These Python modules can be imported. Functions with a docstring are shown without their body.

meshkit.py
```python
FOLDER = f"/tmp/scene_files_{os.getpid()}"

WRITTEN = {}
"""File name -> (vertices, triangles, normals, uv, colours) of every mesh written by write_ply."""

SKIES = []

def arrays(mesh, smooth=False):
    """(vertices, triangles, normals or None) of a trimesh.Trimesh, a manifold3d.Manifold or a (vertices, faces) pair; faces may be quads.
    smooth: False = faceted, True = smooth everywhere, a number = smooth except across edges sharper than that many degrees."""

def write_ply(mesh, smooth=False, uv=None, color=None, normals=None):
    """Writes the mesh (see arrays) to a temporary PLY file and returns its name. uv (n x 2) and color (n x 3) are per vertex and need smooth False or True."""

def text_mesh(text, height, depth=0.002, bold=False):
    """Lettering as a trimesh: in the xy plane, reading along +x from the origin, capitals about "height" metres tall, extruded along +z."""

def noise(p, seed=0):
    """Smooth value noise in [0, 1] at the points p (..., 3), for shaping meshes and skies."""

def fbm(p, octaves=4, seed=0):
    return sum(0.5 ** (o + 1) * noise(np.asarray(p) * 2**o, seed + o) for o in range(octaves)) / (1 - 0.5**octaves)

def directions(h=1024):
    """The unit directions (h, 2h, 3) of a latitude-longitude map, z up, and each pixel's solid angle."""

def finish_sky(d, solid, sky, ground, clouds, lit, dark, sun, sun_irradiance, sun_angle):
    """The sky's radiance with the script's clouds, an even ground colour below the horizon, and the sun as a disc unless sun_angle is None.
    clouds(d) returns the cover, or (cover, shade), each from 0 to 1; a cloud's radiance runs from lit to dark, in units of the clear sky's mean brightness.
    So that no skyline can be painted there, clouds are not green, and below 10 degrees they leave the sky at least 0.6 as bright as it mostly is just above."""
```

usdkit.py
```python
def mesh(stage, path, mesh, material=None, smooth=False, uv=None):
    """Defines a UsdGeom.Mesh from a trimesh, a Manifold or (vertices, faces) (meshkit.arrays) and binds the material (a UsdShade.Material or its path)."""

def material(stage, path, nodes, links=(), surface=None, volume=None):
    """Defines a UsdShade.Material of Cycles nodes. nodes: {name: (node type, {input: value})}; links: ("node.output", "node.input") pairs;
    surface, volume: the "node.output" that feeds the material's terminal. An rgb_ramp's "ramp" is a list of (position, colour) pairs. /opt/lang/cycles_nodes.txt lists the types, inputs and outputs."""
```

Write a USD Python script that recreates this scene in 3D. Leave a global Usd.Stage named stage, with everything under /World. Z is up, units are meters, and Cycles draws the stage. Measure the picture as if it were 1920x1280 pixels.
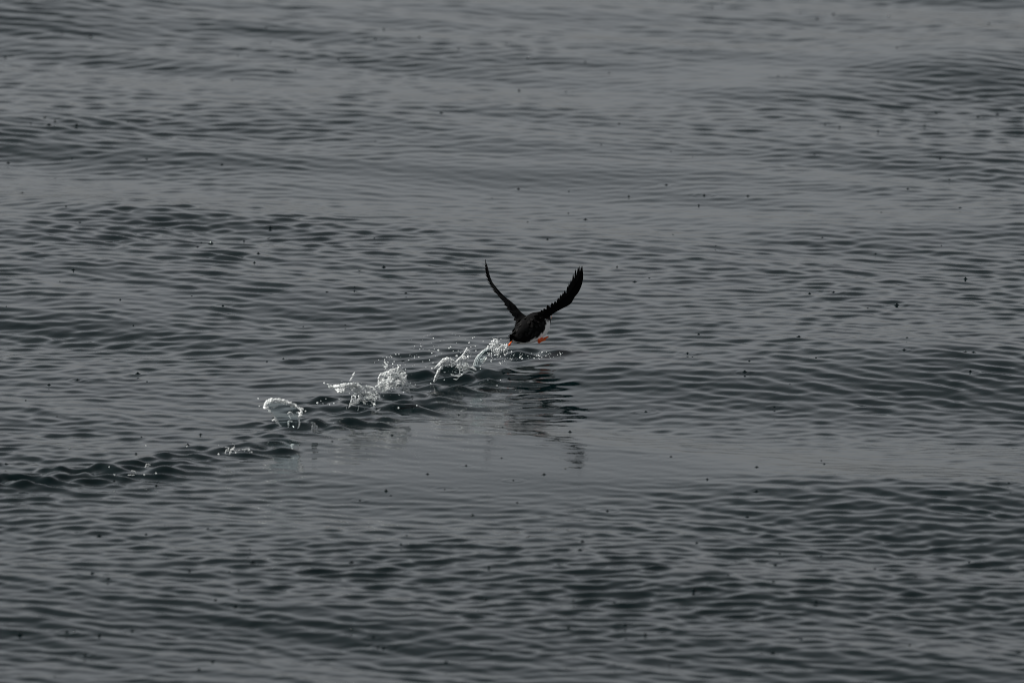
import math, random
import numpy as np
import trimesh, manifold3d, usdkit, meshkit
from manifold3d import Manifold
from pxr import Gf, Sdf, Usd, UsdGeom, UsdLux, UsdShade, Vt

stage = Usd.Stage.CreateInMemory()
UsdGeom.SetStageUpAxis(stage, 'Z')
UsdGeom.SetStageMetersPerUnit(stage, 1.0)
world = UsdGeom.Xform.Define(stage, '/World')
stage.SetDefaultPrim(world.GetPrim())
UsdGeom.Scope.Define(stage, '/World/Looks')

# ------------------------------------------------------------------ camera, sky, sun, exposure
CAM_H, PITCH, FOCAL, AP = 5.0, math.radians(9.5), 300.0, 36.0
EXPOSURE = 1.0
SUN_ELEV, SUN_AZ = math.radians(44), math.radians(-84)      # azimuth from +y towards +x (the camera looks along +y)
SKY_STRENGTH, SUN_INTENSITY, SUN_ANGLE = 0.05, 1.2, 2.0

cam = UsdGeom.Camera.Define(stage, '/World/camera')
cam.AddTranslateOp().Set((0, 0, CAM_H))
cam.AddRotateXOp().Set(90 - math.degrees(PITCH))
cam.CreateHorizontalApertureAttr(AP)
cam.CreateVerticalApertureAttr(AP * 682 / 1024)
cam.CreateFocalLengthAttr(FOCAL)
cam.CreateFStopAttr(5.0)
cam.CreateFocusDistanceAttr(30.0)
cam.CreateExposureAttr(EXPOSURE)
cam.CreateClippingRangeAttr((0.1, 50000))

dome = UsdLux.DomeLight.Define(stage, '/World/sky')
dome.GetPrim().SetCustomDataByKey('kind', 'structure')
sky_mat = usdkit.material(stage, '/World/Looks/overcast_sky', {
    'tc': ('texture_coordinate', {}),
    'map': ('mapping', {'scale': (1.0, 1.0, 2.5)}),
    'cloud': ('noise_texture', {'scale': 2.2, 'detail': 5.0, 'roughness': 0.55}),
    'cloud_ramp': ('rgb_ramp', {'ramp': [(0.25, (0.82, 0.82, 0.82)), (0.75, (1.15, 1.15, 1.15))]}),
    'sep': ('separate_xyz', {}),
    'deck': ('rgb_ramp', {'ramp': [(0.0, (0.98, 1.0, 1.035)), (0.10, (0.98, 1.0, 1.035)), (0.40, (0.47, 0.50, 0.515)), (1.0, (0.40, 0.425, 0.435))]}),
    'sky': ('sky_texture', {'sky_type': 'single_scattering', 'sun_disc': False, 'sun_elevation': SUN_ELEV, 'sun_rotation': SUN_AZ, 'aerosol_density': 2.0}),
    'grey': ('hsv', {'saturation': 0.12, 'value': 1.0, 'fac': 1.0}),
    'm1': ('mix', {'mix_type': 'multiply', 'fac': 1.0}),
    'm2': ('mix', {'mix_type': 'multiply', 'fac': 1.0}),
    'bg': ('background_shader', {'strength': SKY_STRENGTH}),
}, [('tc.generated', 'map.vector'), ('map.vector', 'cloud.vector'), ('cloud.fac', 'cloud_ramp.fac'),
    ('tc.generated', 'sep.vector'), ('sep.z', 'deck.fac'),
    ('sky.color', 'grey.color'), ('grey.color', 'm1.color1'), ('cloud_ramp.color', 'm1.color2'),
    ('m1.color', 'm2.color1'), ('deck.color', 'm2.color2'), ('m2.color', 'bg.color')], surface='bg.background')
UsdShade.MaterialBindingAPI.Apply(dome.GetPrim()).Bind(sky_mat)

sun = UsdLux.DistantLight.Define(stage, '/World/sun')
sun.CreateNormalizeAttr(True)
sun.CreateIntensityAttr(SUN_INTENSITY)
sun.CreateAngleAttr(SUN_ANGLE)
sun.CreateColorAttr((1.0, 0.97, 0.93))
sd = np.array([math.sin(SUN_AZ) * math.cos(SUN_ELEV), math.cos(SUN_AZ) * math.cos(SUN_ELEV), math.sin(SUN_ELEV)])
zax = sd / np.linalg.norm(sd)
xax = np.cross([0, 0, 1.0], zax); xax /= np.linalg.norm(xax)
yax = np.cross(zax, xax)
sun.AddTransformOp().Set(Gf.Matrix4d(*xax, 0, *yax, 0, *zax, 0, 0, 0, 20, 1))

# ------------------------------------------------------------------ helpers
FPX = 1920 * FOCAL / AP
SP, CP = math.sin(PITCH), math.cos(PITCH)
def water_at(px, py, z=0.0):
    """The point of the sea (height z) seen at a pixel of the 1920 x 1280 photograph."""
    u, v = (px - 960) / FPX, (640 - py) / FPX
    t = (CAM_H - z) / (SP - v * CP)
    return np.array([u * t, (CP + v * SP) * t, z])
def smoothstep(a, b, x):
    t = np.clip((x - a) / (b - a), 0, 1)
    return t * t * (3 - 2 * t)

# ------------------------------------------------------------------ the sea
def grow(start, step, factor, end):
    out, p, s = [], start, step
    while abs(p) < end:
        s *= factor
        p += s
        out.append(p)
    return out
xd = np.arange(-2.7, 2.7001, 0.0087)
xr = grow(xd[-1], 0.0087, 1.16, 6000)
xs = np.concatenate([-np.array(xr[::-1]), xd, np.array(xr)])
ys, y = [], 22.0
while y < 43.0:
    ys.append(y)
    y += 0.0098 * (y / 25.0) ** 1.5
ys = np.array(ys)
yf = np.array(grow(ys[-1], ys[-1] - ys[-2], 1.16, 9000))
yn = -np.array(grow(-ys[0], 0.010, 1.16, 400))
ys = np.concatenate([yn[::-1], ys, yf])
DX, DY = np.gradient(xs), np.gradient(ys)

def field(waves):
    """Sum of plane waves on the grid: (height, displacement x, displacement y). waves: (wavelength, heading from +y, amplitude, phase)."""
    lam, th, amp, ph = np.array(waves).T
    k = 2 * np.pi / lam
    kx, ky = k * np.sin(th), k * np.cos(th)
    wx = np.clip((lam[:, None] / DX[None] - 3) / 3, 0, 1)
    wy = np.clip((lam[:, None] / DY[None] - 3) / 3, 0, 1)
    ex = np.exp(1j * kx[:, None] * xs[None]) * wx
    ey = np.exp(1j * (ky[:, None] * ys[None] + ph[:, None])) * wy
    full = (ey * amp[:, None]).T @ ex
    dx = (ey * (amp * np.sin(th))[:, None]).T @ ex
    dy = (ey * (amp * np.cos(th))[:, None]).T @ ex
    return full.real, -dx.imag, -dy.imag

rng = np.random.default_rng(11)
def spectrum(n, l0, l1, sigma, spread, heading=0.0, peak=None, width=0.6):
    lam = np.exp(rng.uniform(np.log(l0), np.log(l1), n))
    th = heading + rng.normal(0, spread, n)
    w = np.ones(n) if peak is None else np.exp(-0.5 * (np.log(lam / peak) / width) ** 2)
    w *= rng.uniform(0.5, 1.5, n)
    slope = w * sigma * math.sqrt(2) / math.sqrt((w ** 2).sum())
    return list(zip(lam, th, slope * lam / (2 * np.pi), rng.uniform(0, 2 * np.pi, n)))

X, Y = np.meshgrid(xs, ys)
def bump_at(px, py, rx, ry):
    """A soft mound of 1 around a place on the sea, rx, ry in metres."""
    c = water_at(px, py)
    return np.exp(-((X - c[0]) / rx) ** 2 - ((Y - c[1]) / ry) ** 2)

swell = field(spectrum(40, 2.2, 6.0, 0.020, 0.22, 0.12, peak=3.4, width=0.4))
chop = field(spectrum(160, 0.5, 1.8, 0.026, 0.30, 0.50))
ripple = field(spectrum(1300, 0.05, 0.50, 0.055, 0.34, 0.50, peak=0.095, width=0.55))
cross = field(spectrum(1300, 0.05, 0.45, 0.052, 0.42, -0.20, peak=0.085, width=0.55))
fine = field(spectrum(1100, 0.03, 0.08, 0.045, 0.6, 0.2))
churn = field(spectrum(1400, 0.045, 0.20, 0.36, 0.9, 0.1))
patch = field(spectrum(60, 1.5, 6.0, 0.3, 0.9, 0.0))[0]
patch = patch / patch.std()
patch2 = field(spectrum(60, 0.8, 4.0, 0.3, 0.9, 0.3))[0]
patch2 = patch2 / patch2.std()
mix2 = np.clip(1 + 0.35 * patch2, 0.3, 1.8)
rough = np.clip(0.95 + 0.22 * patch, 0.5, 1.6)
for px, py, rx, ry, k in [(260, 440, 0.7, 0.7, 0.3), (1500, 770, 0.9, 0.6, 0.35), (1800, 170, 0.6, 1.0, 0.4), (100, 40, 0.6, 1.0, 0.35), (420, 1120, 2.2, 0.8, 0.3), (1700, 1000, 0.8, 0.4, 0.2)]:
    rough = rough + k * bump_at(px, py, rx, ry)
slick = np.clip(bump_at(880, 880, 0.75, 0.95) * 0.85 + bump_at(1560, 885, 1.0, 0.35) * 0.6 + bump_at(1050, 300, 1.2, 2.0) * 0.25, 0, 0.85)
rough = rough * (1 - slick) * (1 + 0.06 * np.clip(np.abs(X) * 30 / np.maximum(Y, 1), 0, 2.5) ** 2)
rip = [ripple[k] * (2 - mix2) * 0.9 + cross[k] * mix2 * 0.9 for k in range(3)]
calm = 1 - 0.55 * bump_at(1040, 790, 0.32, 1.0)
Z = swell[0] + chop[0] * (1 - 0.5 * slick) + rip[0] * rough + fine[0] * rough * calm
# low mounds of disturbed water along the wake: (x, y in the photograph, half width, half depth, height in metres)
MOUNDS = [(430, 848, .12, .05, .013), (505, 850, .10, .04, .007), (370, 870, .12, .05, .006), (548, 803, .11, .07, .017), (592, 803, .06, .05, .012), (625, 792, .10, .05, .010), (480, 822, .10, .05, .006),
          (680, 760, .19, .14, .026), (752, 742, .17, .11, .019), (805, 726, .13, .06, .015), (775, 760, .07, .03, .008), (615, 772, .10, .05, .007), (560, 790, .12, .06, .006),
          (850, 700, .16, .11, .021), (905, 704, .09, .06, .012), (960, 664, .12, .08, .014), (1030, 662, .10, .055, .010), (880, 722, .12, .05, .009)]
mrng = np.random.default_rng(21)
for px in np.arange(-160, 600, 24):
    MOUNDS.append((px, 916 - 0.072 * px - 0.00022 * max(px, 0) ** 2 + mrng.normal(0, 3), mrng.uniform(.08, .15), mrng.uniform(.04, .055), mrng.uniform(.003, .007) * (1.3 if px < 300 else 0.7)))
for _ in range(80):
    px = mrng.uniform(-150, 330)
    MOUNDS.append((px, 914 - 0.075 * px + mrng.normal(0, 8), mrng.uniform(.03, .10), mrng.uniform(.02, .05), mrng.uniform(.001, .006)))
for _ in range(46):
    px = mrng.uniform(330, 960)
    py = np.interp(px, [330, 430, 540, 690, 830, 960], [875, 856, 808, 772, 722, 690]) + mrng.uniform(-4, 34) * np.interp(px, [330, 600, 700], [.3, .5, 1])
    MOUNDS.append((px, py, mrng.uniform(.03, .09), mrng.uniform(.02, .045), mrng.uniform(.003, .008)))
hump = np.zeros_like(Z)
for px, py, rx, ry, h in MOUNDS:
    c = water_at(px, py)
    i0, i1 = np.searchsorted(ys, [c[1] - 3 * ry, c[1] + 3 * ry])
    j0, j1 = np.searchsorted(xs, [c[0] - 3 * rx, c[0] + 3 * rx])
    dx_, dy_ = X[i0:i1, j0:j1] - c[0], Y[i0:i1, j0:j1] - c[1]
    hump[i0:i1, j0:j1] += 1.4 * h * np.exp(-(dx_ / rx) ** 2 - ((dy_ + 0.25 * dx_) / ry) ** 2)
for px, py, rx, ry, h in [(1620, 700, 1.2, 0.75, .050), (180, 405, 0.8, 0.55, .036), (1830, 110, 0.55, 1.0, .055), (1450, 170, 0.5, 0.6, .022), (60, 0, 0.7, 1.1, .08), (300, 1085, 1.3, 0.7, .032),
                          (1250, 1110, 1.0, 0.6, .026), (1800, 930, 0.7, 0.4, .022), (620, 30, 0.8, 0.9, .03), (250, 690, 0.8, 0.5, .018), (1700, 430, 0.8, 0.5, .026)]:
    Z = Z + h * bump_at(px, py, rx, ry)          # the broader swells, each where it runs under the ripples
rag = meshkit.fbm(np.stack([X * 15 + 0.3 * Y, Y * 13, Y * 0], -1), 3, 12)
hump = hump * (0.7 + 0.6 * rag)
cap = np.interp(X, [-1.5, -0.9, -0.6, -0.1, 0.1], [0.0125, 0.0105, 0.018, 0.018, 0.011])
hump = cap * np.tanh(hump / cap)
Z = Z + hump + churn[0] * np.clip(hump / 0.010, 0, 1.2) * np.interp(X, [-2.3, -1.2, -0.9, 0.2], [1.1, 0.9, 0.6, 0.7])
sharp = 0.6
PX = X + sharp * (rip[1] * rough)
PY = Y + sharp * (rip[2] * rough)

# raindrop splashes pit the surface and send out a ring or two
RAIN = [(275, 293), (554, 131), (704, 80), (635, 112), (827, 216), (103, 236), (92, 241), (240, 235), (435, 147), (117, 66), (170, 74), (499, 61), (150, 430),
        (665, 551), (761, 561), (477, 501), (250, 612), (702, 451), (1161, 235), (1459, 151), (1544, 78), (1097, 120), (1800, 393), (1262, 441), (1627, 586),
        (1734, 238), (1854, 53), (1870, 212), (1190, 535), (1342, 466), (1157, 504), (1289, 675), (1405, 692), (1481, 729), (1452, 761), (1211, 766), (1825, 684),
        (1819, 712), (1258, 867), (1326, 913), (1540, 872), (1401, 976), (1462, 1042), (1480, 1057), (1817, 1051), (1891, 933), (1530, 1136), (1449, 1224),
        (1092, 1027), (1075, 1136), (1066, 1186), (1717, 1086), (1255, 1245), (1450, 1105), (186, 1011), (274, 1012), (390, 1002), (469, 1043), (430, 1088),
        (507, 1122), (248, 1188), (160, 1228), (700, 1200), (834, 926), (886, 973), (404, 1140), (675, 945), (107, 781), (265, 821), (376, 816), (131, 847),
        (352, 839), (255, 856), (11, 875), (735, 820), (860, 770), (1020, 900)]
rain_rng = np.random.default_rng(5)
RAIN += [(rain_rng.uniform(10, 1910), 1270 * rain_rng.uniform(0, 1) ** 0.9) for _ in range(170)]
RAIN = [p for p in RAIN if not (880 < p[0] < 1110 and 470 < p[1] < 690)]
drops = []
for px, py in RAIN:
    c = water_at(px, py)
    size = 0.42 + 0.6 * rain_rng.uniform() ** 1.6
    i0, i1 = np.searchsorted(ys, [c[1] - 0.16, c[1] + 0.16])
    j0, j1 = np.searchsorted(xs, [c[0] - 0.16, c[0] + 0.16])
    r = np.hypot(PX[i0:i1, j0:j1] - c[0], PY[i0:i1, j0:j1] - c[1])
    ring = rain_rng.uniform(0.008, 0.04)
    ringed = rain_rng.uniform() < 0.4
    Z[i0:i1, j0:j1] += 0.0009 * ringed * size * np.cos(2 * np.pi * (r - ring) / 0.034) * np.exp(-((r - ring) / 0.022) ** 2)
    near = np.exp(-(r / 0.02) ** 2)
    drops.append((c[0], c[1], float((Z[i0:i1, j0:j1] * near).sum() / near.sum()), size))
P = np.stack([PX, PY, Z], -1)

ny, nx = Z.shape
idx = np.arange(ny * nx).reshape(ny, nx)
quads = np.stack([idx[:-1, :-1], idx[:-1, 1:], idx[1:, 1:], idx[1:, :-1]], -1).reshape(-1, 4)
gu, gv = np.gradient(P, axis=1), np.gradient(P, axis=0)
NRM = np.cross(gu, gv); NRM /= np.linalg.norm(NRM, axis=-1, keepdims=True)

water_mat = usdkit.material(stage, '/World/Looks/dark_sea_water', {
    'tc': ('geometry', {}),
    'map': ('mapping', {'scale': (1.0, 0.8, 1.0)}),
    'n': ('noise_texture', {'scale': 42.0, 'detail': 3.0, 'roughness': 0.6}),
    'b': ('bump', {'strength': 0.13, 'distance': 0.004}),
    'p': ('principled_bsdf', {'base_color': (0.0006, 0.0028, 0.0032), 'roughness': 0.06, 'ior': 1.333, 'specular_ior_level': 0.5}),
}, [('tc.position', 'map.vector'), ('map.vector', 'n.vector'), ('n.fac', 'b.height'), ('b.normal', 'p.normal')], surface='p.BSDF')

sea = UsdGeom.Mesh.Define(stage, '/World/sea')
sea.CreatePointsAttr(Vt.Vec3fArray.FromNumpy(P.reshape(-1, 3).astype(np.float32)))
sea.CreateFaceVertexCountsAttr(Vt.IntArray.FromNumpy(np.full(len(quads), 4, np.int32)))
sea.CreateFaceVertexIndicesAttr(Vt.IntArray.FromNumpy(quads.astype(np.int32).ravel()))
sea.CreateSubdivisionSchemeAttr('none')
sea.CreateNormalsAttr(Vt.Vec3fArray.FromNumpy(NRM.reshape(-1, 3).astype(np.float32)))
sea.SetNormalsInterpolation('vertex')
UsdShade.MaterialBindingAPI.Apply(sea.GetPrim()).Bind(water_mat)
for k, v in (('kind', 'structure'), ('label', 'grey rippled sea with low swell under an overcast sky'), ('category', 'sea')):
    sea.GetPrim().SetCustomDataByKey(k, v)

# ------------------------------------------------------------------ helpers for the things
def tag(prim, label=None, category=None, group=None, kind=None):
    p = prim.GetPrim() if hasattr(prim, 'GetPrim') else prim
    for k, v in (('label', label), ('category', category), ('group', group), ('kind', kind)):
        if v:
            p.SetCustomDataByKey(k, v)
    return prim
taken = {}
def numbered(parent, name):
    n = taken.get((parent, name), 0)
    taken[(parent, name)] = n + 1
    return f'{parent}/{name}' + (f'_{n:03d}' if n else '')
def thing(name, at):
    x = UsdGeom.Xform.Define(stage, numbered('/World', name))
    x.AddTranslateOp().Set(tuple(map(float, at)))
    return str(x.GetPath())
def part(parent, name, mesh, mat, smooth=40, color=None):
    m = usdkit.mesh(stage, numbered(parent, name), mesh, mat, smooth=True if color is not None else smooth)
    if color is not None:
        UsdGeom.PrimvarsAPI(m).CreatePrimvar('plumage', Sdf.ValueTypeNames.Color3fArray, 'vertex').Set(Vt.Vec3fArray.FromNumpy(color.astype(np.float32)))
    return str(m.GetPath())
def at_depth(px, py, y):
    """The point at distance y (along +y) that stands at a pixel of the photograph."""
    u, v = (px - 960) / FPX, (640 - py) / FPX
    t = y / (CP + v * SP)
    return np.array([u * t, y, CAM_H + (-SP + v * CP) * t])
def tube(points, radii, sides=7):
    """A closed tube with rounded ends along a polyline."""
    p = np.asarray(points, float)
    r = np.broadcast_to(np.asarray(radii, float), (len(p),)).copy()
    t = np.gradient(p, axis=0)
    t /= np.linalg.norm(t, axis=1, keepdims=True) + 1e-12
    p = np.vstack([p[:1] - t[:1] * r[0] * 0.8, p, p[-1:] + t[-1:] * r[-1] * 0.8])
    r = np.concatenate([[r[0] * 0.45], r, [r[-1] * 0.45]])
    t = np.vstack([t[:1], t, t[-1:]])
    a = np.cross(t, np.where(np.abs(t[:, 2:]) < 0.9, [0, 0, 1.0], [1.0, 0, 0]))
    a /= np.linalg.norm(a, axis=1, keepdims=True) + 1e-12
    b = np.cross(t, a)
    ang = np.arange(sides) * 2 * np.pi / sides
    v = p[:, None] + r[:, None, None] * (np.cos(ang)[None, :, None] * a[:, None] + np.sin(ang)[None, :, None] * b[:, None])
    n = len(p)
    i, j = np.meshgrid(np.arange(n - 1), np.arange(sides), indexing='ij')
    q = np.stack([i * sides + j, i * sides + (j + 1) % sides, (i + 1) * sides + (j + 1) % sides, (i + 1) * sides + j], -1).reshape(-1, 4)
    f = np.vstack([q[:, [0, 1, 2]], q[:, [0, 2, 3]]])
    k = np.arange(sides)
    c0, c1 = n * sides, n * sides + 1
    f = np.vstack([f, np.stack([np.full(sides, c0), (k + 1) % sides, k], 1), np.stack([np.full(sides, c1), (n - 1) * sides + k, (n - 1) * sides + (k + 1) % sides], 1)])
    return trimesh.Trimesh(np.vstack([v.reshape(-1, 3), p[0], p[-1]]), f, process=False)
def curve(points, n=24):
    """A smooth curve through the points."""
    from scipy.interpolate import PchipInterpolator
    p = np.asarray(points, float)
    s = np.concatenate([[0], np.cumsum(np.linalg.norm(np.diff(p, axis=0), axis=1))])
    return PchipInterpolator(s, p, axis=0)(np.linspace(0, s[-1], n))

# ------------------------------------------------------------------ the puffin
Y0 = water_at(985, 674)[1]
BASE = np.array([water_at(985, 674)[0], Y0, 0.03])
def B(X_, Y_, w=0.0):
    return at_depth(860 + X_ / 5.817, 460 + Y_ / 5.817, Y0 + w) - BASE
puffin = thing('puffin', BASE)
tag(stage.GetPrimAtPath(puffin), 'black and white puffin with raised wings and orange feet taking off above the sea', 'bird')

plumage = usdkit.material(stage, '/World/Looks/puffin_plumage', {
    'a': ('attribute', {'attribute': 'plumage'}), 'g': ('texture_coordinate', {}),
    'n': ('noise_texture', {'scale': 160.0, 'detail': 3.0}), 'bu': ('bump', {'strength': 0.35, 'distance': 0.002}),
    'p': ('principled_bsdf', {'roughness': 0.85, 'specular_ior_level': 0.04}),
}, [('a.color', 'p.base_color'), ('g.object', 'n.vector'), ('n.fac', 'bu.height'), ('bu.normal', 'p.normal')], surface='p.BSDF')
feather_mat = usdkit.material(stage, '/World/Looks/black_feather', {
    'g': ('texture_coordinate', {}), 'n': ('noise_texture', {'scale': 90.0, 'detail': 2.0}),
    'r': ('rgb_ramp', {'ramp': [(0.3, (0.002, 0.002, 0.0022)), (0.7, (0.007, 0.0065, 0.0062))]}),
    'p': ('principled_bsdf', {'roughness': 0.75, 'specular_ior_level': 0.1}),
}, [('g.object', 'n.vector'), ('n.fac', 'r.fac'), ('r.color', 'p.base_color')], surface='p.BSDF')
def skin(name, c0, c1, rough=0.4):
    return usdkit.material(stage, '/World/Looks/' + name, {
        'g': ('texture_coordinate', {}), 'n': ('noise_texture', {'scale': 120.0, 'detail': 3.0}),
        'r': ('rgb_ramp', {'ramp': [(0.3, c0), (0.7, c1)]}),
        'p': ('principled_bsdf', {'roughness': rough, 'specular_ior_level': 0.5}),
    }, [('g.object', 'n.vector'), ('n.fac', 'r.fac'), ('r.color', 'p.base_color')], surface='p.BSDF')
orange = skin('orange_webbed_skin', (0.75, 0.09, 0.012), (0.95, 0.16, 0.02))
beak_mat = skin('horn_beak', (0.34, 0.08, 0.025), (0.50, 0.20, 0.06), 0.35)
eye_mat = skin('dark_eye', (0.01, 0.01, 0.01), (0.02, 0.02, 0.02), 0.1)

# wings: leading and trailing edges from root to tip, (across, down, depth)
RIGHT_LE = [(930, 830, .040), (1000, 757, .032), (1060, 717, .022), (1130, 682, .010), (1225, 628, -.006), (1262, 566, -.018), (1312, 500, -.032), (1345, 420, -.046), (1357, 350, -.056), (1354, 280, -.064), (1347, 224, -.070)]
RIGHT_TE = [(800, 800, -.035), (860, 722, -.040), (920, 692, -.046), (980, 642, -.054), (1060, 597, -.062), (1100, 552, -.068), (1150, 492, -.074), (1185, 442, -.078), (1222, 386, -.082), (1252, 310, -.085), (1300, 236, -.085), (1340, 224, -.075)]
LEFT_LE = [(800, 800, .055), (735, 776, .066), (660, 718, .076), (620, 664, .084), (560, 612, .092), (510, 574, .098), (460, 524, .104), (400, 452, .112), (348, 378, .118), (313, 318, .122), (299, 262, .124), (296, 200, .124), (291, 152, .122)]
LEFT_TE = [(660, 880, -.015), (630, 850, -.004), (606, 815, .006), (590, 768, .016), (550, 726, .026), (510, 668, .036), (480, 608, .046), (440, 560, .056), (376, 496, .070), (332, 428, .082), (296, 355, .094), (284, 285, .106), (281, 215, .114), (287, 155, .120)]
def edge(pts, n=60):
    return curve([B(*p) for p in pts], n)
def wing(le, te, cover=0.72, sides=9):
    """The arm and coverts of a wing, closed: thick at the bone, thinning to the hand."""
    n = len(le)
    rings = []
    for i in range(n):
        s = i / (n - 1)
        c = te[i] - le[i]
        ch = np.linalg.norm(c)
        c = c / (ch + 1e-9)
        tang = le[min(i + 1, n - 1)] - le[max(i - 1, 0)]
        nrm = np.cross(tang, c); nrm /= np.linalg.norm(nrm) + 1e-9
        th = (0.009 * (1 - s) ** 1.2 + 0.0016)
        ln = max(ch * cover * (1 - 0.75 * s ** 2), 0.0025)
        ang = np.linspace(0, 2 * np.pi, 2 * sides, endpoint=False)
        q = (1 - np.cos(ang)) / 2
        prof = np.sign(np.sin(ang)) * np.abs(np.sin(ang)) ** 0.8 * (1 - 0.75 * q) * th
        rings.append(le[i] + np.outer(q * ln, c) + np.outer(prof, nrm))
    v = np.array(rings)
    m = v.shape[1]
    i, j = np.meshgrid(np.arange(n - 1), np.arange(m), indexing='ij')
    q = np.stack([i * m + j, i * m + (j + 1) % m, (i + 1) * m + (j + 1) % m, (i + 1) * m + j], -1).reshape(-1, 4)
    f = np.vstack([q[:, [0, 1, 2]], q[:, [0, 2, 3]]])
    k = np.arange(m)
    f = np.vstack([f, np.stack([np.full(m, n * m), (k + 1) % m, k], 1), np.stack([np.full(m, n * m + 1), (n - 1) * m + k, (n - 1) * m + (k + 1) % m], 1)])
    t = trimesh.Trimesh(np.vstack([v.reshape(-1, 3), v[0].mean(0), v[-1].mean(0)]), f, process=False)
    if t.volume < 0:
        t.invert()
    return t
def solid(t):
    return Manifold(manifold3d.Mesh(np.asarray(t.vertices, np.float32), np.asarray(t.faces, np.uint32)))
def ball(c, r, seg=20):
    return Manifold.sphere(float(r), seg).translate(tuple(map(float, c)))
SPINE = [((604, 1012, -.095), .012), ((690, 972, -.058), .0345), ((775, 922, -.012), .0475), ((848, 872, .035), .0475), ((900, 822, .072), .034), ((930, 790, .092), .024), ((949, 773, .104), .0205)]
SPINE = [(B(*p), r) for p, r in SPINE]
body = Manifold()
for (p, r), (q, s) in zip(SPINE[:-1], SPINE[1:]):
    body += Manifold.hull(ball(p, r) + ball(q, s))
# thighs, one reaching forward, one trailing
body += Manifold.hull(ball(B(800, 985, -.02), .020, 14) + ball(B(858, 1008, -.025), .008, 12))
body += Manifold.hull(ball(B(640, 1010, -.055), .020, 14) + ball(B(575, 1045, -.085), .006, 12))
rle, rte, lle, lte = edge(RIGHT_LE), edge(RIGHT_TE), edge(LEFT_LE), edge(LEFT_TE)
body += solid(wing(rle, rte)) + solid(wing(lle, lte, 0.85))
body = body.refine_to_length(0.006)
mesh_ = body.to_mesh()
bt = trimesh.Trimesh(mesh_.vert_properties[:, :3], mesh_.tri_verts, process=True)
trimesh.smoothing.filter_taubin(bt, lamb=0.5, nu=0.53, iterations=14)
bv = np.asarray(bt.vertices)
# plumage: black above, white below from the throat to the vent, pale cheeks
axis = SPINE[4][0] - SPINE[1][0]; axis /= np.linalg.norm(axis)
side = np.cross(axis, [0, 0, 1.0]); side /= np.linalg.norm(side)          # the bird's right
up_ = np.cross(side, axis)
sp = np.array([p for p, r in SPINE])
s_along = (bv - sp[0]) @ axis
cen = np.stack([np.interp(s_along, (sp - sp[0]) @ axis, sp[:, k]) for k in range(3)], 1)
rel = bv - cen
lat, ver = rel @ side, rel @ up_
ragged = (meshkit.fbm(bv * 90 + 7, 3, 2) - 0.5)
ang_v = np.degrees(np.arctan2(np.abs(lat), -ver)) + 44 * ragged
total = (sp[-1] - sp[0]) @ axis
fr = s_along / total
lim = np.interp(fr, [0, 0.2, 0.45, 0.65, 0.85], [38, 62, 80, 114, 112])
white = smoothstep(lim, lim - 12, ang_v) * (fr < 0.80) * (np.linalg.norm(rel, axis=1) < 0.062)
head_c = SPINE[-1][0]
cheek = (np.linalg.norm(bv - head_c, axis=1) < 0.026) & (np.abs((bv - head_c) @ side) > 0.004) & ((bv - head_c) @ up_ < 0.014)
dark = np.array([0.0022, 0.0022, 0.0024]) * (0.8 + 0.8 * meshkit.fbm(bv * 60, 3, 5))[:, None]
pale = np.array([0.82, 0.805, 0.78]) * (0.85 + 0.25 * meshkit.fbm(bv * 120, 3, 9))[:, None]
mixw = np.maximum(white, cheek * 0.85)[:, None]
col = dark * (1 - mixw) + pale * mixw
part(puffin, 'body', bt, plumage, color=col)

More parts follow.
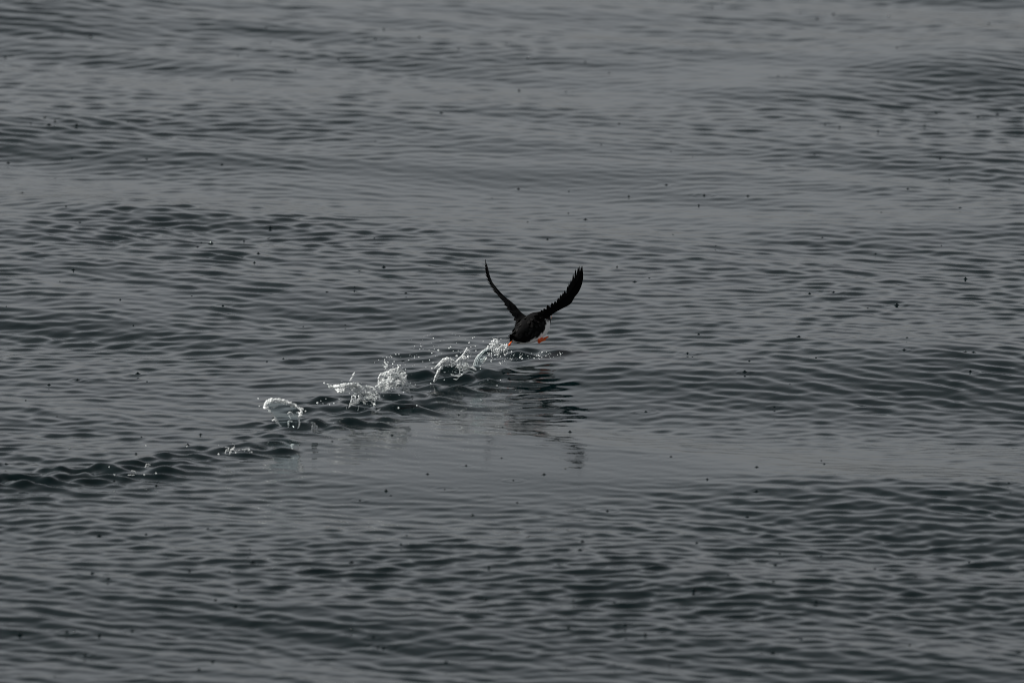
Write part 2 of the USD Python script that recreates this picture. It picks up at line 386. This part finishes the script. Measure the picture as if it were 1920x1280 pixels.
def blade(base, tip, chord, width, bend=0.0, n=9):
    """One feather: a long thin vane, tapered to a rounded point."""
    d = tip - base
    L = np.linalg.norm(d); d = d / L
    wv = chord - (chord @ d) * d; wv /= np.linalg.norm(wv) + 1e-9
    nv = np.cross(d, wv)
    s = np.linspace(0, 1, n)
    prof = width * np.array([0.45, 0.75, 0.92, 1.0, 1.0, 0.94, 0.78, 0.5, 0.08])
    c = base + np.outer(s * L, d) + np.outer(bend * L * np.sin(np.pi * s), nv)
    th = 0.0007 * (1 - 0.7 * s)
    top = [c - np.outer(prof * 0.6, wv), c + np.outer(th, nv), c + np.outer(prof * 0.4, wv), c - np.outer(th, nv)]
    v = np.stack(top, 1)
    m = 4
    i, j = np.meshgrid(np.arange(n - 1), np.arange(m), indexing='ij')
    q = np.stack([i * m + j, i * m + (j + 1) % m, (i + 1) * m + (j + 1) % m, (i + 1) * m + j], -1).reshape(-1, 4)
    f = np.vstack([q[:, [0, 1, 2]], q[:, [0, 2, 3]], [[0, 2, 1], [0, 3, 2]], [[(n - 1) * m + a_ for a_ in (0, 1, 2)], [(n - 1) * m + a_ for a_ in (0, 2, 3)]]])
    return trimesh.Trimesh(v.reshape(-1, 3), f, process=False)
frng = np.random.default_rng(3)
def feathers(le, te, tips, reach, wide):
    """Flight feathers of one wing: from the bone to points on the trailing edge."""
    n = len(le) - 1
    for s in tips:
        s = min(1.0, s + frng.uniform(-0.014, 0.014))
        i = s * n
        at_te = np.array([np.interp(i, np.arange(n + 1), te[:, k]) for k in range(3)])
        b = max(i - reach(s) * n, 0)
        at_b = np.array([np.interp(b, np.arange(n + 1), le[:, k] * 0.72 + te[:, k] * 0.28) for k in range(3)])
        ch = np.array([np.interp(b, np.arange(n + 1), te[:, k] - le[:, k]) for k in range(3)])
        d = at_te - at_b
        part(puffin, 'flight_feather', blade(at_b, at_te + d * frng.uniform(-0.05, 0.06), ch, wide(s) * frng.uniform(0.9, 1.1), bend=0.02), feather_mat)
feathers(rle, rte, [0.06, 0.115, 0.17, 0.225, 0.28, 0.335, 0.39, 0.445, 0.50, 0.55, 0.60, 0.65, 0.70, 0.755, 0.82, 0.88, 0.935, 0.975, 1.0], lambda s: 0.06 + 0.26 * s, lambda s: 0.017 - 0.006 * s)
feathers(lle, lte, [0.06, 0.12, 0.18, 0.235, 0.29, 0.345, 0.40, 0.455, 0.51, 0.56, 0.61, 0.66, 0.71, 0.77, 0.83, 0.89, 0.945, 1.0], lambda s: 0.05 + 0.22 * s, lambda s: 0.034 - 0.022 * s)
for k, (x_, y_, w_t) in enumerate([(508, 1027, -.135), (514, 1002, -.138), (540, 985, -.130), (530, 1042, -.128), (520, 1018, -.140), (556, 970, -.118), (552, 1052, -.118)]):
    b0 = B(625 + 4 * (k % 3), 1000 + 5 * (k % 2), -.080)
    part(puffin, 'tail_feather', blade(b0, B(x_, y_, w_t), side + 0.3 * up_, 0.016), feather_mat)

# loose contour feathers over the rump and flanks
hits, tries = 0, 0
vn = np.asarray(bt.vertex_normals)
while hits < 64 and tries < 6000:
    tries += 1
    i = int(frng.integers(len(bv)))
    if not (0.03 < fr[i] < 0.62) or ang_v[i] < lim[i] - 14 or np.linalg.norm(rel[i]) > 0.055 or s_along[i] < 0:
        continue
    hits += 1
    back = -axis - 0.10 * up_ + 0.25 * frng.normal(0, 1, 3)
    back = back - (back @ vn[i]) * vn[i]
    back = back / np.linalg.norm(back) + 0.16 * vn[i]
    L_ = frng.uniform(0.016, 0.028)
    part(puffin, 'body_feather', blade(bv[i] + 0.0004 * vn[i], bv[i] + back * L_, np.cross(back, vn[i]), frng.uniform(.008, .012), bend=0.05), feather_mat)

# beak: tall, flattened, with an arched ridge; feet: webbed, with three toes each
bk0 = head_c + np.array([0.004, 0.014, 0.0])
tipb = B(1019, 768, .135)
bd = tipb - bk0; bd /= np.linalg.norm(bd)
bs = np.cross(bd, [0, 0, 1.0]); bs /= np.linalg.norm(bs)
bu_ = np.cross(bs, bd)
Lb = np.linalg.norm(tipb - bk0)
rings = []
for s, hh, drop in [(0, .015, 0), (.25, .0145, 0), (.5, .0125, -.001), (.75, .009, -.003), (.92, .005, -.005), (1.0, .001, -.006)]:
    a_ = np.linspace(0, 2 * np.pi, 10, endpoint=False)
    rings.append(bk0 + bd * Lb * s + bu_ * drop + np.outer(np.cos(a_) * hh, bu_) + np.outer(np.sin(a_) * hh * 0.42, bs))
part(puffin, 'beak', trimesh.convex.convex_hull(np.vstack(rings)), beak_mat)
part(puffin, 'eye', trimesh.creation.icosphere(2, 0.0032).apply_translation(head_c + side * 0.0185 + axis * 0.008 + up_ * 0.005), eye_mat)
def foot(hip, heel, toes, thick=1.0):
    part(puffin, 'leg', tube(curve([hip, hip * 0.5 + heel * 0.5 + [0, 0, 0.002], heel], 8), np.array([0.0052, .0046, .0040, .0036, .0036, .0038, .0042, .0048]) * thick), orange)
    pts, low = [heel], []
    for a_, b_ in zip(toes[:-1], toes[1:]):
        pts += [a_, a_ * 0.47 + b_ * 0.47 + heel * 0.06]
    pts.append(toes[-1])
    pts = np.array(pts)
    nrm = np.cross(toes[0] - heel, toes[-1] - heel); nrm /= np.linalg.norm(nrm)
    k = len(pts)
    v = np.vstack([pts + nrm * 0.0009, pts - nrm * 0.0009])
    f = []
    for i in range(1, k - 1):
        f += [[0, i, i + 1], [k, k + i + 1, k + i]]
    for i in range(k):
        j = (i + 1) % k
        f += [[i, k + i, k + j], [i, k + j, j]]
    t = trimesh.Trimesh(v, f, process=False)
    if t.volume < 0:
        t.invert()
    web = part(puffin, 'foot', t, orange, smooth=20)
    for a_ in toes:
        part(web, 'toe', tube(curve([heel, heel * 0.5 + a_ * 0.5 + nrm * 0.0012, a_], 7), np.array([.0036, .0034, .0032, .003, .0029, .0026, .0018]) * thick), orange)
        part(web, 'claw', tube([a_, a_ + (a_ - heel) * 0.10], [.0017 * thick, .0007 * thick], 6), eye_mat)
foot(B(862, 1006, -.028), B(877, 1052, -.030), [B(974, 996, -.012), B(950, 1024, -.042), B(905, 996, -.002)], 1.2)
foot(B(600, 1040, -.082), B(563, 1064, -.094), [B(538, 1088, -.102), B(547, 1096, -.093), B(559, 1093, -.084)], 0.45)

# ------------------------------------------------------------------ raindrop splashes
rain_mat = water_mat
prof = [(0.0001, 0.0085), (0.0024, 0.0078), (0.0034, 0.0058), (0.0042, 0.0036), (0.0062, 0.0024), (0.0085, 0.0016), (0.0115, -0.001), (0.0001, -0.004)]
jet = trimesh.creation.revolve(np.array(prof), sections=12)
rain_label = 'tiny dark raindrop splash pitting the open grey sea surface'
first = None
for (x_, y_, z_, size) in drops:
    path = thing('raindrop_splash', (x_, y_, z_))
    prim = stage.GetPrimAtPath(path)
    UsdGeom.Xformable(prim).AddScaleOp().Set((1.0 * size * (0.8 + 0.5 * ((x_ * 37) % 1)), 1.0 * size, size * (0.5 + 0.45 * ((y_ * 53) % 1))))
    tag(prim, rain_label, 'splash', 'raindrop splashes on the sea')
    if first is None:
        first = True
        proto = UsdGeom.Xform(stage.CreateClassPrim('/raindrop_shape'))
        usdkit.mesh(stage, '/raindrop_shape/jet', jet, rain_mat, smooth=50)
    prim.GetReferences().AddInternalReference('/raindrop_shape')
    prim.SetInstanceable(True)

# ------------------------------------------------------------------ the splashes along the wake
spray = usdkit.material(stage, '/World/Looks/aerated_spray', {
    'p': ('principled_bsdf', {'base_color': (0.93, 0.95, 0.95), 'roughness': 0.12, 'ior': 1.333, 'transmission_weight': 0.45, 'specular_ior_level': 0.6}),
    't': ('translucent_bsdf', {'color': (0.93, 0.95, 0.95)}), 'm': ('mix_closure', {'fac': 0.2}),
}, [('p.BSDF', 'm.closure1'), ('t.BSDF', 'm.closure2')], surface='m.closure')
film = usdkit.material(stage, '/World/Looks/water_film', {
    'g': ('texture_coordinate', {}), 'n': ('noise_texture', {'scale': 55.0, 'detail': 3.0}), 'b': ('bump', {'strength': 0.5, 'distance': 0.006}),
    'f': ('fresnel', {'IOR': 1.12}), 't': ('transparent_bsdf', {'color': (0.90, 0.94, 0.94)}), 's': ('glossy_bsdf', {'color': (0.95, 0.97, 0.97), 'roughness': 0.08}), 'm': ('mix_closure', {}),
}, [('g.object', 'n.vector'), ('n.fac', 'b.height'), ('b.normal', 's.normal'), ('f.fac', 'm.fac'), ('t.BSDF', 'm.closure1'), ('s.BSDF', 'm.closure2')], surface='m.closure')

from scipy.spatial import Delaunay
from shapely.geometry import Point, Polygon
class Splash:
    """One splash: jets and strands of water, films between them and flying drops. Coordinates: a window of the photograph, (x, y, depth)."""
    def __init__(self, name, label, foot, window, seed):
        self.x0, self.y0, self.k = window
        self.foot = water_at(*foot)
        self.foot[1] -= 0.20
        self.rng = np.random.default_rng(seed)
        self.path = thing(name, self.foot)
        tag(stage.GetPrimAtPath(self.path), label, 'splash')
        self.jets, self.drops, self.films = [], [], []
        self.seed = seed
    def at(self, x, y, w=0.0):
        return at_depth(self.x0 + x / self.k, self.y0 + y / self.k, self.foot[1] + w) - self.foot
    def depth(self, x, y, amount):
        q = np.array([x / self.k / 22.0, y / self.k / 22.0, self.seed * 3.1])
        return amount * 2 * (meshkit.fbm(q[None], 2, self.seed)[0] - 0.5)
    def strand(self, pts, r, w=0.0, amount=0.02, beads=0.35):
        """A rope of water; r in metres (one or a list), thickened into beads."""
        p = [self.at(x, y, w + self.depth(x, y, amount)) for x, y in pts]
        L = sum(np.linalg.norm(b - a) for a, b in zip(p[:-1], p[1:]))
        n = max(6, int(L / 0.0035))
        c = curve(p, n)
        rr = np.interp(np.linspace(0, 1, n), np.linspace(0, 1, len(np.atleast_1d(r))), np.atleast_1d(r))
        wob = meshkit.fbm(np.stack([np.arange(n) * 0.55, np.full(n, self.rng.uniform(0, 50)), np.zeros(n)], 1), 2, 3)
        c = c + self.rng.normal(0, 1, (n, 3)) * rr[:, None] * 0.22
        self.jets.append(tube(c, rr * (1 + beads * 3.2 * (wob - 0.5)), 6))
    def net(self, poly, n, r, amount=0.03, keep=0.55, w=0.0, longest=14, blobs=0.3):
        """A torn lattice of fine strands filling an outline."""
        pg = Polygon(poly)
        x0, y0, x1, y1 = pg.bounds
        pts = []
        tries = 0
        while len(pts) < n and tries < 40 * n:
            tries += 1
            q = (self.rng.uniform(x0, x1), self.rng.uniform(y0, y1))
            if pg.contains(Point(q)):
                pts.append(q)
        pts += [(pg.exterior.interpolate(t, normalized=True).x, pg.exterior.interpolate(t, normalized=True).y) for t in np.linspace(0, 1, max(8, n // 4), endpoint=False)]
        pts = np.array(pts)
        for a_, b_ in {tuple(sorted((t[i], t[j]))) for t in Delaunay(pts).simplices for i, j in ((0, 1), (1, 2), (0, 2))}:
            a, b = pts[a_], pts[b_]
            if self.rng.uniform() > keep or np.linalg.norm(a - b) / self.k > longest or not pg.buffer(4).contains(Point((a + b) / 2)):
                continue
            m = (a + b) / 2 + self.rng.normal(0, 0.16, 2) * np.linalg.norm(a - b)
            rr = self.rng.uniform(0.5, 1.5) * r
            self.strand([a, m, b], [rr * 1.25, rr * 0.7, rr * 1.25], w, amount, 0.2)
        for a in pts:
            if self.rng.uniform() < blobs:
                self.drop(a[0], a[1], r * self.rng.uniform(1.0, 2.6), w + self.depth(a[0], a[1], amount))
    def drop(self, x, y, r, w=0.0):
        s = trimesh.creation.icosphere(1, 1.0)
        v = np.array(s.vertices) * r * self.rng.uniform(0.75, 1.35, 3)
        self.drops.append(trimesh.Trimesh(v + self.at(x, y, w), s.faces, process=False))
    def scatter(self, poly, n, r0, r1, amount=0.08):
        pg = Polygon(poly)
        x0, y0, x1, y1 = pg.bounds
        while n > 0:
            q = (self.rng.uniform(x0, x1), self.rng.uniform(y0, y1))
            if pg.contains(Point(q)):
                self.drop(q[0], q[1], r0 + (r1 - r0) * self.rng.uniform() ** 3, self.rng.uniform(-amount, amount))
                n -= 1
    def sheet(self, outline, amount=0.03, bulge=0.03, step=5.0):
        """A thin skin of water stretched inside an outline, two faces 1 mm apart."""
        pg = Polygon(outline)
        t = trimesh.creation.triangulate_polygon(pg, engine='earcut')
        v2, f = np.array(t[0]), np.array(t[1])
        m = trimesh.Trimesh(np.column_stack([v2, np.zeros(len(v2))]), f, process=True)
        v3, f3 = trimesh.remesh.subdivide_to_size(m.vertices, m.faces, step * self.k, max_iter=20)
        c = pg.centroid
        R = max(np.hypot(p[0] - c.x, p[1] - c.y) for p in outline)
        pts = np.array([self.at(x, y, bulge * (1 - ((x - c.x) ** 2 + (y - c.y) ** 2) / R ** 2) + self.depth(x, y, amount)) for x, y, _ in v3])
        mm = trimesh.Trimesh(pts, f3, process=True)
        mm = trimesh.Trimesh(np.vstack([mm.vertices, mm.vertices + [0, 0.001, 0]]), np.vstack([mm.faces, mm.faces[:, ::-1] + len(mm.vertices)]), process=False)
        self.films.append(mm)
    def build(self):
        for f in self.films:
            part(self.path, 'water_film', f, film, smooth=True)
        if self.jets:
            tag(stage.GetPrimAtPath(part(self.path, 'water_strands', trimesh.util.concatenate(self.jets), spray, smooth=True)), kind='stuff')
        if self.drops:
            tag(stage.GetPrimAtPath(part(self.path, 'water_drops', trimesh.util.concatenate(self.drops), spray, smooth=True)), kind='stuff')

MM = 0.001
# the bag-shaped splash, farthest behind the bird
a = Splash('water_splash', 'bag-shaped splash with a thick beaded rim, the one farthest behind the bird', (540, 806), (480, 730, 13.714), 1)
a.strand([(215, 430), (245, 360), (285, 300), (370, 265), (480, 255), (610, 262), (750, 300), (880, 350), (985, 395), (1060, 450), (1120, 505), (1190, 505)], [3.2 * MM, 3.6 * MM, 4.2 * MM, 3.8 * MM, 3.6 * MM, 4 * MM, 3.6 * MM], amount=0.015, beads=0.7)
a.net([(240, 400), (250, 320), (330, 265), (480, 245), (620, 255), (880, 340), (1060, 440), (1190, 500), (1180, 540), (1040, 470), (880, 390), (700, 335), (480, 320), (330, 340), (280, 420)], 70, 1.1 * MM, 0.03, 0.55, longest=8)
a.scatter([(200, 430), (330, 240), (620, 220), (1060, 380), (1240, 520), (1150, 720), (1000, 480), (480, 330), (300, 430)], 60, 0.4 * MM, 1.5 * MM, 0.04)
a.strand([(300, 320), (400, 310), (520, 320), (640, 325), (760, 345), (880, 385), (1000, 440)], [1.6 * MM, 2.4 * MM, 2.2 * MM, 2.6 * MM], amount=0.015, beads=0.8)
a.strand([(190, 470), (250, 480), (310, 465)], [3.5 * MM, 4.5 * MM, 3 * MM])
a.strand([(310, 465), (360, 560), (430, 640), (470, 700), (520, 790), (590, 890), (650, 950)], [2 * MM, 4.5 * MM, 3 * MM, 1.5 * MM, 4 * MM, 3.5 * MM, 1.5 * MM], beads=0.8)
a.strand([(420, 790), (490, 785), (540, 810)], [3.5 * MM, 4.5 * MM, 3 * MM])
a.strand([(1180, 515), (1170, 610), (1110, 680), (1050, 665)], [4 * MM, 3 * MM, 3 * MM, 2 * MM], beads=0.8)
a.strand([(1050, 590), (1090, 590), (1130, 610)], [2.5 * MM, 3 * MM, 3 * MM])
a.strand([(1090, 690), (1100, 800), (1120, 870), (1070, 990)], [2 * MM, 3 * MM, 2 * MM, 1.5 * MM])
a.strand([(830, 830), (870, 805), (920, 825)], [2.5 * MM, 3 * MM, 2 * MM])
a.strand([(840, 870), (835, 960)], [3 * MM, 1.8 * MM])
a.strand([(400, 470), (480, 450), (570, 405)], [1.5 * MM, 2 * MM, 1.5 * MM])
a.strand([(850, 680), (890, 740)], [2 * MM, 1.5 * MM])
a.strand([(820, 620), (880, 580), (960, 660)], [1.2 * MM, 1.5 * MM, 1.2 * MM])
a.net([(1430, 850), (1500, 870), (1590, 980), (1550, 1080), (1460, 1090), (1420, 1020), (1480, 960)], 14, 1.7 * MM, 0.01, 0.6)
a.sheet([(290, 400), (330, 330), (550, 300), (800, 330), (980, 420), (1110, 520), (1100, 680), (1080, 960), (860, 985), (650, 960), (540, 800), (430, 640)], 0.012, 0.04, 6)
for x, y, r in [(60, 235, 1.8), (90, 430, 2.0), (1275, 557, 2.0), (1580, 345, 2.4), (1670, 293, 1.2), (1720, 360, 1.2), (1895, 385, 2.0), (1790, 240, 1.0), (975, 965, 2.0), (1325, 840, 1.5), (120, 480, 0.9)]:
    a.drop(x, y, r * MM)
a.build()

# the flat tongue with its torn lattice
b = Splash('water_splash', 'low splash with a flat tongue reaching left above a torn lattice of strands', (690, 766), (600, 660, 9.847), 2)
tongue = [(160, 610), (235, 615), (300, 610), (400, 590), (520, 570), (640, 565), (730, 590), (780, 660), (700, 740), (630, 730), (560, 690), (480, 700), (420, 745), (340, 740), (300, 690), (230, 665)]
b.net(tongue, 120, 1.2 * MM, 0.03, 0.6, longest=9)
b.strand([(140, 590), (170, 620), (180, 665)], [2.2 * MM, 3 * MM, 2.5 * MM])
b.strand([(160, 640), (260, 640), (380, 630), (500, 610), (620, 600), (720, 620)], [2 * MM, 4 * MM, 4.5 * MM, 5 * MM, 5 * MM, 3.5 * MM], beads=0.6)
b.strand([(300, 690), (340, 740), (410, 745), (470, 705)], [2.5 * MM, 3 * MM, 3 * MM, 2 * MM])
lattice = [(700, 640), (790, 640), (870, 620), (960, 640), (1050, 700), (1110, 800), (1040, 870), (1010, 1010), (930, 900), (860, 890), (830, 960), (780, 900), (680, 950), (560, 980), (530, 1020), (590, 880), (580, 800), (690, 760)]
b.net(lattice, 110, 1.15 * MM, 0.06, 0.5, longest=12)
b.scatter(lattice, 50, 0.4 * MM, 1.6 * MM, 0.06)
b.scatter([(100, 560), (760, 480), (1100, 560), (1150, 1000), (500, 1100), (300, 800)], 45, 0.4 * MM, 1.2 * MM, 0.08)
for pts, r in [([(860, 770), (900, 745), (925, 760)], 4.0), ([(1030, 840), (1070, 820), (1105, 825)], 3.6), ([(590, 810), (630, 800), (650, 830)], 3.0), ([(700, 890), (760, 870), (820, 900), (840, 960)], 2.6),
               ([(620, 880), (660, 930), (720, 880)], 3.0), ([(860, 800), (930, 820), (980, 870)], 3.2), ([(560, 985), (580, 930), (620, 890)], 2.6), ([(1000, 1010), (1010, 930), (1030, 850)], 2.0),
               ([(880, 650), (950, 640), (1010, 690), (1070, 760)], 2.8), ([(530, 1020), (560, 980), (600, 930)], 2.0), ([(1020, 1100), (1060, 1085), (1110, 1045)], 2.2)]:
    b.strand(pts, [r * 0.7 * MM, r * MM, r * 0.7 * MM], amount=0.03)
b.strand([(550, 530), (580, 485), (605, 445), (630, 400), (640, 375)], [1.0 * MM, 2.2 * MM, 1.0 * MM, 3.2 * MM, 1.6 * MM])
for x, y, r in [(80, 570, 2.6), (110, 860, 1.2), (255, 945, 2.4), (180, 965, 1.6), (355, 865, 1.2), (700, 1070, 1.8), (860, 625, 2.2), (60, 950, 1.0), (545, 760, 1.4), (15, 900, 1.2), (1450, 1030, 2.6), (1790, 985, 2.2), (525, 1240, 1.6)]:
    b.drop(x, y, r * MM)
b.build()

# the bushy head of spray
c = Splash('water_splash', 'round bushy splash of dense white spray between the flat tongue and the arched splash', (742, 744), (600, 660, 9.847), 3)
bush = [(1080, 490), (1100, 430), (1150, 390), (1260, 340), (1370, 310), (1450, 280), (1540, 350), (1600, 420), (1590, 500), (1560, 560), (1480, 560), (1400, 620), (1300, 650), (1240, 690), (1150, 745), (1100, 660)]
c.net(bush, 300, 0.85 * MM, 0.08, 0.5, longest=8, blobs=0.2)
c.scatter(bush, 70, 0.4 * MM, 1.5 * MM, 0.07)
c.scatter([(980, 420), (1200, 230), (1550, 240), (1750, 420), (1800, 720), (1500, 800), (1100, 820)], 60, 0.4 * MM, 1.1 * MM, 0.08)
c.net(bush, 60, 1.5 * MM, 0.03, 0.4, longest=14, w=-0.03)
c.net([(1400, 560), (1500, 560), (1600, 600), (1670, 745), (1560, 720), (1500, 640), (1420, 680)], 26, 1.2 * MM, 0.03, 0.5)
for pts, r in [([(1540, 480), (1590, 540), (1620, 590), (1680, 610), (1725, 630)], 3.2), ([(1500, 500), (1560, 470), (1605, 420)], 3.0), ([(1640, 660), (1655, 610), (1675, 560)], 2.2), ([(1520, 560), (1555, 600), (1550, 640)], 2.2),
               ([(1535, 650), (1600, 720), (1670, 750)], 2.4), ([(1370, 640), (1410, 685)], 2.0), ([(1080, 500), (1100, 430), (1180, 390), (1280, 345)], 2.2), ([(1090, 690), (1075, 600), (1080, 500)], 2.0), ([(1020, 640), (1050, 620), (1080, 610)], 2.4),
               ([(1140, 740), (1200, 720), (1260, 690)], 2.0)]:
    c.strand(pts, [r * 0.7 * MM, r * MM, r * 0.5 * MM], amount=0.03)
for x, y, r in [(1400, 40, 2.0), (1458, 40, 1.8), (1195, 140, 1.8), (1085, 143, 1.2), (1235, 98, 1.5), (1280, 95, 1.3), (1325, 92, 2.2), (1010, 190, 1.2), (1195, 185, 2.2), (1215, 215, 2.4), (1240, 235, 2.6), (1255, 185, 1.8), (1345, 215, 2.4), (1370, 175, 1.4), (1480, 245, 2.0),
                (1190, 270, 2.4), (1215, 270, 3.0), (1240, 268, 2.2), (1210, 300, 2.2), (1440, 245, 2.2), (1640, 145, 1.6), (1745, 105, 1.5), (1820, 92, 1.8), (1760, 600, 1.6), (1350, 280, 1.8), (1580, 320, 1.6), (1540, 740, 1.8), (1285, 680, 1.6), (1335, 665, 1.4)]:
    c.drop(x, y, r * MM, c.rng.uniform(-0.05, 0.05))
c.scatter([(1000, 100), (1450, 0), (1750, 60), (1850, 300), (1500, 300), (1200, 330)], 22, 0.5 * MM, 1.3 * MM)
c.build()

# the arched splash with a beaded leg
d = Splash('water_splash', 'open arched splash with a beaded left leg and thin strands rising behind the bird', (838, 708), (780, 630, 9.6), 4)
d.strand([(330, 810), (345, 760), (365, 715), (385, 670), (410, 620), (440, 580), (485, 530)], [2.2 * MM, 4.5 * MM, 5 * MM, 3.2 * MM, 4.2 * MM, 3.5 * MM, 2 * MM], amount=0.015, beads=0.7)
d.net([(330, 800), (350, 720), (400, 640), (450, 570), (480, 560), (420, 650), (390, 740), (345, 830)], 14, 1.4 * MM, 0.015, 0.6)
d.net([(350, 560), (420, 480), (500, 410), (570, 385), (650, 410), (720, 460), (700, 520), (620, 540), (560, 540), (500, 500), (420, 530)], 80, 0.9 * MM, 0.03, 0.5, longest=10)
d.net([(700, 470), (860, 330), (900, 400), (950, 560), (1000, 560), (920, 610), (860, 640), (780, 620), (740, 550)], 100, 0.9 * MM, 0.04, 0.5, longest=11)
d.net([(780, 410), (860, 310), (900, 260), (960, 250), (1010, 300), (980, 380), (900, 430), (830, 440)], 22, 1.0 * MM, 0.03, 0.4)
for pts, r in [([(340, 570), (420, 480), (500, 410), (570, 385), (640, 410), (700, 460)], 2.0), ([(700, 480), (780, 400), (850, 330), (900, 250), (920, 210)], 2.6), ([(890, 280), (930, 265), (970, 262)], 1.8), ([(870, 310), (905, 330), (935, 355)], 1.6),
               ([(780, 420), (795, 500), (800, 590)], 1.5), ([(860, 380), (900, 470), (945, 560)], 1.7), ([(635, 685), (665, 710), (720, 712), (775, 722), (840, 680), (920, 632), (990, 625), (1050, 660)], 3.2), ([(680, 770), (735, 780), (765, 725)], 2.2),
               ([(775, 690), (785, 640), (790, 590)], 1.8), ([(990, 565), (1040, 580), (1080, 600)], 3.6), ([(480, 520), (540, 520), (575, 555)], 2.4)]:
    d.strand(pts, [r * 0.7 * MM, r * MM, r * 0.7 * MM], amount=0.025)
for x, y, r in [(315, 40, 2.0), (435, 85, 1.3), (90, 183, 1.8), (70, 235, 1.8), (600, 215, 2.6), (625, 195, 2.4), (405, 255, 2.8), (285, 305, 2.6), (350, 357, 1.2), (735, 355, 3.4), (245, 430, 2.0), (310, 480, 1.8), (960, 120, 2.2), (1020, 35, 2.0), (1050, 15, 1.6), (990, 195, 1.6), (1070, 180, 1.8), (1080, 265, 2.2),
                (515, 648, 3.0), (645, 545, 2.4), (125, 460, 1.4), (670, 270, 1.2), (760, 262, 1.2), (290, 580, 2.6), (180, 560, 1.4), (1210, 95, 1.8), (210, 540, 1.0), (45, 380, 1.6), (265, 850, 2.0), (510, 785, 1.6), (1295, 790, 2.2), (1520, 790, 1.4), (1460, 890, 2.0), (530, 940, 2.4), (440, 470, 1.6)]:
    d.drop(x, y, r * MM, d.rng.uniform(-0.04, 0.04))
d.strand([(350, 905), (390, 880), (440, 890), (460, 930)], [1.2 * MM, 1.8 * MM, 1.2 * MM])
d.scatter([(340, 560), (570, 380), (900, 230), (1000, 600), (700, 720)], 60, 0.4 * MM, 1.3 * MM, 0.06)
d.scatter([(-150, 60), (300, -60), (900, -40), (1100, 100), (800, 300), (400, 400), (0, 450)], 34, 0.5 * MM, 1.4 * MM)
d.build()

# the curling sheet thrown up at the trailing foot
e = Splash('water_splash', 'curling sheet of water and fine drops thrown up at the trailing foot of the bird', (900, 692), (780, 630, 9.6), 5)
for off, r in [(0, 1.1), (16, .6), (36, .8), (70, .6)]:
    e.strand([(1025 + off, 540), (1045 + off * .9, 470), (1075 + off * .9, 400), (1130 + off * .8, 330), (1200 + off * .7, 265), (1290 + off * .5, 205), (1390 + off * .3, 160)], [r * MM, 1.1 * r * MM, r * MM, 0.8 * r * MM, 0.6 * r * MM], w=0.004 * off / 14, amount=0.01, beads=0.2)
e.sheet([(1030, 540), (1060, 440), (1130, 330), (1220, 255), (1310, 205), (1330, 240), (1270, 330), (1250, 400), (1180, 500), (1120, 570), (1060, 570)], 0.012, -0.03, 6)
e.net([(1170, 420), (1250, 370), (1280, 410), (1220, 470), (1180, 490)], 16, 1.3 * MM, 0.02, 0.6)
e.net([(1290, 190), (1400, 60), (1440, 40), (1500, 90), (1480, 160), (1640, 140), (1640, 190), (1560, 290), (1440, 310), (1350, 270)], 70, 1.1 * MM, 0.05, 0.3, longest=7, blobs=0.9)
e.scatter([(1240, 240), (1400, 40), (1500, 60), (1520, 150), (1660, 150), (1680, 230), (1640, 330), (1480, 400), (1300, 360)], 120, 0.8 * MM, 2.6 * MM, 0.06)
e.scatter([(1560, 260), (1900, 290), (2300, 280), (2650, 300), (2600, 400), (2200, 420), (1700, 430), (1600, 380)], 75, 0.8 * MM, 2.6 * MM, 0.05)
e.scatter([(1100, 330), (1350, 20), (1500, 0), (1600, 120), (1450, 330)], 30, 0.5 * MM, 1.5 * MM, 0.06)
e.scatter([(1300, 380), (1700, 400), (1650, 500), (1350, 480)], 14, 0.8 * MM, 2.2 * MM, 0.04)
for x, y, r in [(1350, 455, 2.6), (1355, 430, 1.8), (1540, 260, 2.0), (1158, 545, 1.8), (1160, 590, 1.6)]:
    e.drop(x, y, r * MM)
e.build()

# the two spent foam crests at the left end of the wake
f = Splash('foam_crest', 'small white foam crest left on the wake right of the two far-left foam flecks', (430, 853), (0, 760, 4.0), 6)
f.net([(1640, 365), (1690, 330), (1755, 312), (1800, 335), (1790, 350), (1700, 358)], 13, 1.0 * MM, 0.03, 0.4, longest=10)
f.net([(1820, 330), (1860, 322), (1890, 350), (1840, 350)], 4, 0.9 * MM, 0.02, 0.4)
f.scatter([(1540, 290), (1900, 280), (1900, 330), (1650, 340)], 8, 0.8 * MM, 1.6 * MM)
f.build()
g = Splash('foam_crest', 'pair of faint foam flecks on the dark churned wake at the far left', (262, 892), (0, 760, 4.0), 7)
g.net([(960, 520), (980, 490), (1015, 485), (1030, 510), (1000, 525)], 4, 0.9 * MM, 0.02, 0.4, blobs=0.15)
g.net([(1090, 465), (1100, 440), (1130, 440), (1110, 462)], 3, 0.9 * MM, 0.02, 0.4, blobs=0.15)
for x, y, r in [(1082, 518, 2.6), (1170, 508, 2.4), (860, 520, 2.0), (690, 568, 2.0), (735, 575, 1.8), (1095, 300, 1.8), (1402, 305, 2.4), (820, 460, 1.6)]:
    g.drop(x, y, r * MM)
g.build()
